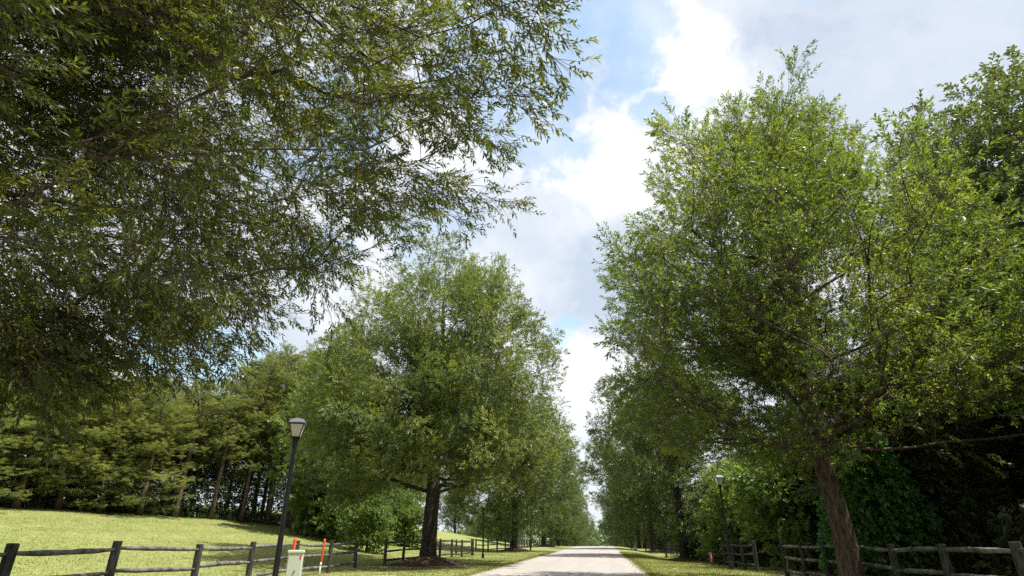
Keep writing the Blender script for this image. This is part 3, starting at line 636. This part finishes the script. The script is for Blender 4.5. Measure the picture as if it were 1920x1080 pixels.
# ivy clad stem and dark undergrowth on the right
def column(name, base, H, r, label, seed, mname):
    rg = np.random.default_rng(seed); root = empty(name, base, label, 'tree')
    mb = MB(); zs = np.linspace(0, H, 8); mb.tube(np.stack([zs * 0, zs * 0, zs], 1), np.interp(zs, [0, H], [.22, .08]), 8, jit=.04, seed=seed)
    obj('trunk', mb.mesh('trunk', M['bark'], smooth=True), root)
    n = 2400; z = H * rg.random(n); a = rg.random(n) * 6.28; rr = r * (.55 + .5 * rg.random(n) ** .5) * (1 + .45 * np.sin(z * 1.3 + a * 2)) * np.interp(z / H, [0, .3, .8, 1], [1.3, 1, .9, .5])
    C = np.stack([rr * np.cos(a), rr * np.sin(a), z], 1); D = np.stack([np.cos(a), np.sin(a), -.3 + 0 * a], 1) + rg.normal(0, .3, (n, 3))
    V, F_, tn = leaves(C, D, 7, .17, .13, .3, spread=1.1, droop=.35, clump_t=np.clip(.4 + .4 * noise3(C, .8), 0, 1), rg=rg)
    obj('ivy', np_mesh('ivy', V, F_, M[mname], tint=tn), root); return root
p = at(1640, 980, 24); column('ivy_clad_tree', (p[0], p[1], float(gz(p[0], p[1]))), 6.8, 1.0, 'tree stem wrapped in bright ivy behind the leaning oak trunk', 301, 'ivy')
p = at(1740, 980, 25); column('ivy_clad_tree', (p[0], p[1], float(gz(p[0], p[1]))), 6.0, .9, 'dim vine-draped stem right of the bright ivy stem', 302, 'wood')
# undergrowth along both wood edges
rg = np.random.default_rng(77); C = []
for k in range(7000):
    y_ = rg.uniform(3, 150); x_ = 10.6 + abs(rg.normal(0, 3.4)) + (y_ > 60) * .8; C.append((x_, y_, float(gz(x_, y_)) + rg.random() ** 1.6 * 2.6))
C = np.array(C); D = rg.normal(0, .5, C.shape); D[:, 0] -= .5; D[:, 2] += .3
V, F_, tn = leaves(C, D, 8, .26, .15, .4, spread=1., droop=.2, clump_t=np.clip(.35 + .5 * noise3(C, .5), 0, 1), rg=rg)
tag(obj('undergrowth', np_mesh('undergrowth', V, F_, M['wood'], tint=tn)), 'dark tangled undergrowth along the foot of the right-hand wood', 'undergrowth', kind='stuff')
C = []
for k in range(6500):
    px = rg.uniform(-420, 760); d = float(np.interp(px, edx, edd)) + 1 + abs(rg.normal(0, 5)); q = at(px, 960, d); C.append((q[0], q[1], float(gz(q[0], q[1])) + rg.random() ** 1.5 * 3.4 * np.interp(px, [280, 420], [.8, 1.25])))
C = np.array(C); D = rg.normal(0, .5, C.shape); D[:, 2] += .4
V, F_, tn = leaves(C, D, 8, .30, .14, .5, spread=1., droop=.1, clump_t=np.clip(.35 + .5 * noise3(C, .3), 0, 1), rg=rg)
tag(obj('undergrowth', np_mesh('undergrowth', V, F_, M['far'], tint=tn)), 'scrubby undergrowth at the foot of the left-hand pine wood', 'undergrowth', kind='stuff')
# far woods that close the road and the field
rg = np.random.default_rng(88); C = []
for k in range(9000):
    if k % 2: x_ = rg.uniform(-70, 60); y_ = 270 + rg.normal(0, 14) + abs(x_) * .2; top = 14.5 + 3 * math.sin(x_ * .31) + 2 * math.sin(x_ * .83) + .12 * abs(x_ + 2)
    else: x_ = rg.uniform(-330, -40); y_ = 300 + rg.normal(0, 16); top = 14.5 + 3 * math.sin(x_ * .11) + 2 * math.sin(x_ * .37)
    C.append((x_, y_, float(gz(x_, y_)) + rg.random() * top))
C = np.array(C); D = rg.normal(0, .6, C.shape); D[:, 2] += .4
V, F_, tn = leaves(C, D, 8, 1.1, .6, 1.4, spread=1., droop=.05, clump_t=np.clip(.45 + .5 * noise3(C, .12), 0, 1), rg=rg)
tag(obj('far_woods', np_mesh('far_woods', V, F_, M['far'], tint=tn)), 'hazy green far-off woods closing the end of the road', 'woods', kind='stuff')

# ------------------------------------------------------------------ mulch mounds
def mound(x_, y_, r, h, label):
    n, m_ = 28, 8; V = [(0, 0, h)]; F3, F4 = [], []
    for j in range(1, m_ + 1):
        for i_ in range(n):
            a = i_ * 2 * math.pi / n; rr = r * j / m_ * (1 + .12 * math.sin(a * 3 + x_) + .06 * math.sin(a * 7)); zz = h * (math.cos(math.pi * j / m_) * .5 + .5) - (.08 if j == m_ else 0)
            V.append((rr * math.cos(a), rr * math.sin(a), zz + (random.uniform(-.02, .03) if j < m_ else 0) + float(gz(x_ + rr * math.cos(a), y_ + rr * math.sin(a)) - gz(x_, y_))))
    for i_ in range(n): F3.append((0, 1 + i_, 1 + (i_ + 1) % n))
    for j in range(m_ - 1):
        for i_ in range(n): a = 1 + j * n + i_; b_ = 1 + j * n + (i_ + 1) % n; F4.append((a, a + n, b_ + n, b_))
    me = np_mesh('mulch_mound', np.array(V), [np.array(F3), np.array(F4)], M['mulch'], smooth=True)
    tag(obj('mulch_mound', me, None, (x_, y_, float(gz(x_, y_)))), label, 'mound', 'mulch mounds round the oak trunks', 'thing')
mound(-10.4, 36.2, 2.6, .48, 'dark mulch mound round the trunk of the tall rounded left oak')
mound(-10.8, 75.2, 2.5, .45, 'mulch mound under the second oak of the left row')
mound(-10.8, 112.5, 2.5, .45, 'mulch mound under the third oak of the left row')
mound(-10.9, 150, 2.4, .4, 'mulch mound under the far left oak near the crest')
mound(6.9, 56.6, 2.0, .3, 'mulch mound under the black-trunked oak on the right verge')
mound(7.2, 94.7, 2.0, .3, 'mulch mound under the third oak on the right verge')

# ------------------------------------------------------------------ rail fences
def fence(posts, label, seed, sink=.25, dark=False, H=1.33, tops=None, gaps=(), bdown=False):
    rg = np.random.default_rng(seed)
    c = posts[0]; root = empty('rail_fence', (c[0], c[1], float(gz(c[0], c[1]))), label, 'fence', 'black three-rail fences along the verges')
    o = np.array(root.location)
    tops_ = []
    for k, (x_, y_) in enumerate(posts):
        z = float(gz(x_, y_)); h = H + rg.normal(0, .02); ln = rg.normal(0, .012, 2)
        mb = MB(); zs = np.array([-sink, .1, .5, .9, h - .015, h]); P = np.stack([x_ + ln[0] * zs, y_ + ln[1] * zs, z + zs], 1) - o
        mb.tube(P, np.array([.098, .096, .094, .093, .091, .078]), 10, jit=.02, seed=seed * 50 + k)
        obj('post', mb.mesh('post', M['post'], smooth=False), root); tops_.append(z)
    for k in range(len(posts) - 1):
        if k in gaps: continue
        a, b_ = np.array(posts[k]), np.array(posts[k + 1])
        for hr in (1.17, .72, .27):
            pa = np.array([a[0], a[1], tops_[k] + hr + rg.normal(0, .015)]); pb = np.array([b_[0], b_[1], tops_[k + 1] + hr + rg.normal(0, .015)])
            s_ = np.linspace(0, 1, 9); sag = rg.normal(0, .018); P = pa + (pb - pa) * s_[:, None] - o
            P[:, 2] += sag * np.sin(s_ * math.pi) + rg.normal(0, .003, 9); P[:, :2] += rg.normal(0, .006, (9, 2))
            r_ = np.array([.030, .045, .056, .055, .052, .055, .054, .044, .030]) * rg.uniform(.9, 1.08)
            mb = MB(); mb.tube(P, r_, 8, jit=.05, seed=seed * 90 + k * 3 + int(hr * 10))
            obj('rail', mb.mesh('rail', M['raildark' if dark else 'rail'], smooth=True), root)
    return root
fence([(-9.3, 2.2), (-9.6, 5.8), (-9.89, 9.2), (-10.5, 12.2), (-11.1, 15.9), (-11.55, 19.3), (-11.95, 23.1), (-12.25, 26.8), (-12.5, 30.4)], 'weathered rail fence nearest on the left, ending at the gap before the mound oak', 1)
fence([(-12.2, 33.9), (-12.5, 38.0), (-12.3, 41.6), (-12.1, 45.3), (-12.0, 48.6), (-11.9, 51.7), (-11.6, 54.8)], 'dark rail fence beginning beyond the left gap and passing behind the mound oak trunk', 2, dark=True)
fence([(-11.8, 55.3), (-13.8, 57.6), (-16.0, 60), (-18.2, 62.4), (-20.4, 64.8), (-22.6, 67.2)], 'return rail fence running back into the left field behind the mound oak', 3)
fence([(-14.2, 68.6), (-13.4, 71.8), (-12.9, 75.0), (-12.6, 79.5), (-12.6, 84), (-12.9, 88)] + [(-12.9, 91.5 + 3.4 * k) for k in range(19)], 'long far rail fence on the left running on towards the crest', 4, dark=True)
fence([(7.3 - .02 * k, 27.2 - 2.5 * k) for k in range(10)], 'nearest rail fence on the right, passing behind the leaning oak trunk', 5)
fence([(7.05, 31.2), (7.1, 34.0), (7.2, 37.0), (7.35, 40.5), (7.6, 44.2), (8.3, 47.6), (8.5, 51)] + [(8.5, 54.2 + 3.2 * k) for k in range(28)], 'far rail fence on the right beginning past the opening by the lamp', 6, dark=True)

# ------------------------------------------------------------------ street lamps
def lamp():
    root = empty('street_lamp', (0, 0, 0), '', 'street lamp', 'black lantern lamps along the verges')
    mb = MB(); zs = np.array([-.3, 0, .02, .03, .35, .38, .5, 2, 3.6, 3.62])
    mb.tube(np.stack([zs * 0, zs * 0, zs], 1), [.075, .075, .11, .11, .10, .075, .070, .062, .05, .05], 14); obj('pole', mb.mesh('pole', M['black'], True), root)
    mb = MB(); zs = np.array([3.60, 3.64, 3.72, 3.80, 3.84, 3.87]); mb.tube(np.stack([zs * 0, zs * 0, zs], 1), [.055, .075, .06, .085, .10, .10], 14); obj('collar', mb.mesh('collar', M['black'], True), root)
    z0, z1, a0, a1 = 3.87, 4.20, .095, .175
    mb = MB()
    for sx, sy in ((-1, -1), (1, -1), (1, 1), (-1, 1)):
        mb.tube([(sx * a0, sy * a0, z0), (sx * a1, sy * a1, z1)], .012, 6)
    for a_, z_ in ((a0, z0), (a1, z1)):
        for (x0, y0), (x1, y1) in (((-1, -1), (1, -1)), ((1, -1), (1, 1)), ((1, 1), (-1, 1)), ((-1, 1), (-1, -1))): mb.tube([(x0 * a_, y0 * a_, z_), (x1 * a_, y1 * a_, z_)], .012, 6)
    obj('lantern_frame', mb.mesh('lantern_frame', M['black']), root)
    mb = MB()
    c0, c1 = a0 - .004, a1 - .004
    v = [(sx * c, sy * c, z) for c, z in ((c0, z0 + .012), (c1, z1 - .006)) for sx, sy in ((-1, -1), (1, -1), (1, 1), (-1, 1))]
    mb.add(v, [[3, 2, 1, 0], [4, 5, 6, 7], [0, 1, 5, 4], [1, 2, 6, 5], [2, 3, 7, 6], [3, 0, 4, 7]]); obj('lantern_glass', mb.mesh('lantern_glass', M['panel']), root)
    mb = MB()
    rings = [(.198, z1 + .010), (.205, z1 + .035), (.15, z1 + .125), (.06, z1 + .15), (.05, z1 + .165)]
    v = [(sx * c, sy * c, z) for c, z in rings for sx, sy in ((-1, -1), (1, -1), (1, 1), (-1, 1))]; f = [[3, 2, 1, 0], [16, 17, 18, 19]]
    for k in range(4):
        for i_ in range(4): f.append([k * 4 + i_, k * 4 + (i_ + 1) % 4, k * 4 + 4 + (i_ + 1) % 4, k * 4 + 4 + i_])
    mb.add(v, f); obj('lantern_roof', mb.mesh('lantern_roof', M['roofmetal']), root)
    return root
lp = placer([lamp()])
for (x_, y_, s_, rz, lb) in ((-7.75, 14.1, .985, .35, 'nearest street lamp on a tall black post before the left rail fence'), (-9.4, 48.2, .95, .2, 'black lamp post on the left verge right of the mound oak'), (-9.5, 81, 1., .2, 'far left lamp post right of the second oak trunk'), (-9.5, 114, 1., .2, 'farthest left lamp post near the crest'),
                         (6.1, 32.3, 1.02, .2, 'lamp post with its lantern among leaves before the right fence opening'), (6.2, 65.5, 1., .2, 'thin far lamp post on the right verge past the black trunk'), (6.3, 98, 1., .2, 'farthest lamp post on the right verge')):
    lp(0, (x_, y_, float(gz(x_, y_))), rz, (1, 1, s_), lb, 'street lamp', 'black lantern lamps along the verges')

# ------------------------------------------------------------------ utility cabinet and markers
bx, by = -8.25, 15.95; g = float(gz(bx, by))
root = empty('utility_cabinet', (bx, by, g), 'pale green utility cabinet standing right of the nearest lamp post', 'cabinet', rz=R(20)); root.rotation_euler = (R(0), 0, R(22))
mb = MB(); mb.box((0, 0, .51), (.38, .30, 1.06)); me = mb.mesh('body', M['cab']); ob = obj('body', me, root)
bm_ = ob.modifiers.new('bevel', 'BEVEL'); bm_.width = .012; bm_.segments = 2
mb = MB(); mb.box((0, 0, 1.065), (.42, .34, .05)); mb.box((0, 0, 1.098), (.40, .32, .016)); ob = obj('lid', mb.mesh('lid', M['cab']), root); bm_ = ob.modifiers.new('bevel', 'BEVEL'); bm_.width = .008; bm_.segments = 2
mb = MB(); mb.box((0, -.153, .52), (.33, .008, .90)); ob = obj('door', mb.mesh('door', M['cab']), root)
mb = MB(); mb.tube([(.02, -.157, .60), (.02, -.178, .60)], .018, 8); mb.box((.02, -.182, .575), (.018, .01, .07)); ob2 = obj('latch', mb.mesh('latch', M['cabdark']), ob)
mb = MB(); mb.box((.135, -.1595, .93), (.035, .004, .10)); obj('warning_sticker', mb.mesh('warning_sticker', M['red']), root)
mb = MB()
for z_ in (.35, .85): mb.box((-.192, 0, z_), (.006, .03, .04))
obj('side_lock', mb.mesh('side_lock', M['cabdark']), root)
mb = MB(); mb.box((0, 0, .02), (.52, .44, .08)); obj('concrete_base', mb.mesh('concrete_base', M['pad']), root)

def marker(x_, y_, H, lean, split, label, r=.045):
    g = float(gz(x_, y_)); root = empty('utility_marker', (x_, y_, g), label, 'marker post', 'orange and white utility marker posts'); root.rotation_euler = (lean[1], lean[0], 0)
    mb = MB(); mb.tube([(0, 0, -.1), (0, 0, H * split)], r * .75, 10); obj('stake', mb.mesh('stake', M['white'], True), root)
    mb = MB(); zs = np.array([H * split, H * split + .02, H - .06, H - .02, H]); mb.tube(np.stack([zs * 0, zs * 0, zs], 1), [r * .8, r, r, r * .9, r * .4], 12); obj('sleeve', mb.mesh('sleeve', M['orange'], True), root)
    mb = MB(); mb.tube([(0, 0, H * split - .16), (0, 0, H * split - .02)], r * .82, 12); obj('collar', mb.mesh('collar', M['white'], True), root)
marker(-11.0, 23.3, 1.42, (.05, 0), .42, 'leaning orange-topped white marker post before the left fence')
marker(-11.1, 21.2, 1.42, (.01, 0), .3, 'orange marker post hidden but for its top behind the pale cabinet', r=.06)
marker(-10.6, 19.3, 1.95, (.02, 0), .5, 'slim orange marker peeping out from behind the nearest lamp post', r=.028)

def flag(x_, y_, H, m_, label, wdt=.1, hgt=.14, base=0.):
    g = float(gz(x_, y_)); root = empty('survey_flag', (x_, y_, g), label, 'flag', 'small red and pink survey flags by the right fence')
    mb = MB(); mb.tube([(0, 0, -.05), (0, 0, H)], .006, 6); obj('wire', mb.mesh('wire', M['cabdark']), root)
    mb = MB(); n = 6; V = []
    for i_ in range(n + 1):
        for z_ in (H - hgt, H): V.append((wdt * i_ / n, .02 * math.sin(i_ * 1.3), z_ - .02 * i_ / n)); V.append((wdt * i_ / n, .02 * math.sin(i_ * 1.3) + .002, z_ - .02 * i_ / n))
    F_ = []
    for i_ in range(n): a = i_ * 4; F_ += [[a, a + 4, a + 6, a + 2], [a + 1, a + 3, a + 7, a + 5], [a + 2, a + 6, a + 7, a + 3], [a, a + 1, a + 5, a + 4]]
    mb.add(V, F_); obj('flag', mb.mesh('flag', M[m_]), root)
p = at(1526, 1070, 21); flag(p[0], p[1], .36, 'red', 'dark red survey flag left of the leaning oak trunk, lower of the pair', .10, .20)
p = at(1537, 1070, 20.5); flag(p[0], p[1], .42, 'red', 'bright red survey flag just left of the leaning oak trunk', .09, .18)
p = at(1331, 1050, 41.5); flag(p[0], p[1], .75, 'pink', 'tall pink survey flag before the far right fence', .16, .55)
flag(7.15, 24.4, .80, 'red', 'red ribbon flag at middle rail height left of the leaning trunk', .09, .09)
# small white pale stones on the right verge near the crest
p = at(1183, 1022, 95)
mb = MB()
for k, (dx, r_) in enumerate(((0, .22), (.6, .3))):
    zs = np.linspace(-1, 1, 7); mb.tube(np.stack([zs * 0 + dx, zs * 0, (zs * .7 + .4) * r_], 1), np.maximum(np.sqrt(1 - zs ** 2), .05) * r_, 9, jit=.08, seed=k)
    o_ = obj('boulder', mb.mesh('boulder', M['white'], True), None, (p[0], p[1], float(gz(p[0], p[1])))); mb = MB()
    tag(o_, ['small pale boulder on the right verge near the crest', 'larger pale boulder on the right verge near the crest'][k], 'boulder', 'pale boulders near the crest')
# pale gravel pad by the left fence end
V = []; n = 30; cx_, cy_ = -9.6, 24.4
for rr in (0, .4, .8, 1.):
    for i_ in range(n):
        a = i_ * 2 * math.pi / n; q = rr * (1 + .15 * math.sin(3 * a) + .1 * math.sin(5 * a + 1)); x_ = cx_ + 1.3 * q * math.cos(a); y_ = cy_ + .9 * q * math.sin(a)
        V.append((x_, y_, float(gz(x_, y_)) + (.03 if rr < .9 else -.02)))
F_ = [[k * n + i_, k * n + (i_ + 1) % n, k * n + n + (i_ + 1) % n, k * n + n + i_] for k in range(3) for i_ in range(n)]
tag(obj('path', np_mesh('path', np.array(V), np.array(F_), M['pad'], smooth=True)), kind='structure')

# ------------------------------------------------------------------ grass blades near enough to see
rg = np.random.default_rng(99); n = 170000
y_ = 11 + 62 * rg.random(n) ** 1.5
x_ = np.where(rg.random(n) < .62, RX0 - .02 - rg.random(n) ** 1.1 * 38, RX1 + .02 + rg.random(n) * 9.5)
k = rg.random(n) < .10; x_[k] = np.where(rg.random(k.sum()) < .5, RX0 - .1 + rg.normal(0, .19, k.sum()), RX1 + .1 + rg.normal(0, .19, k.sum()))
C = np.stack([x_, y_, gz(x_, y_) - .01], 1); D = rg.normal(0, .35, C.shape); D[:, 2] = 1
V, F_, tn = leaves(C, D, 2, .065, .018, .02, spread=.5, droop=0, clump_t=np.clip(.45 + 1.0 * noise3(C * np.array([1, 1, 0]), .45), 0, 1), rg=rg, flat=0.)
tag(obj('grass', np_mesh('grass', V, F_, M['grassblade'], tint=tn)), 'short mown grass of the verges and the left field', 'grass', kind='stuff')
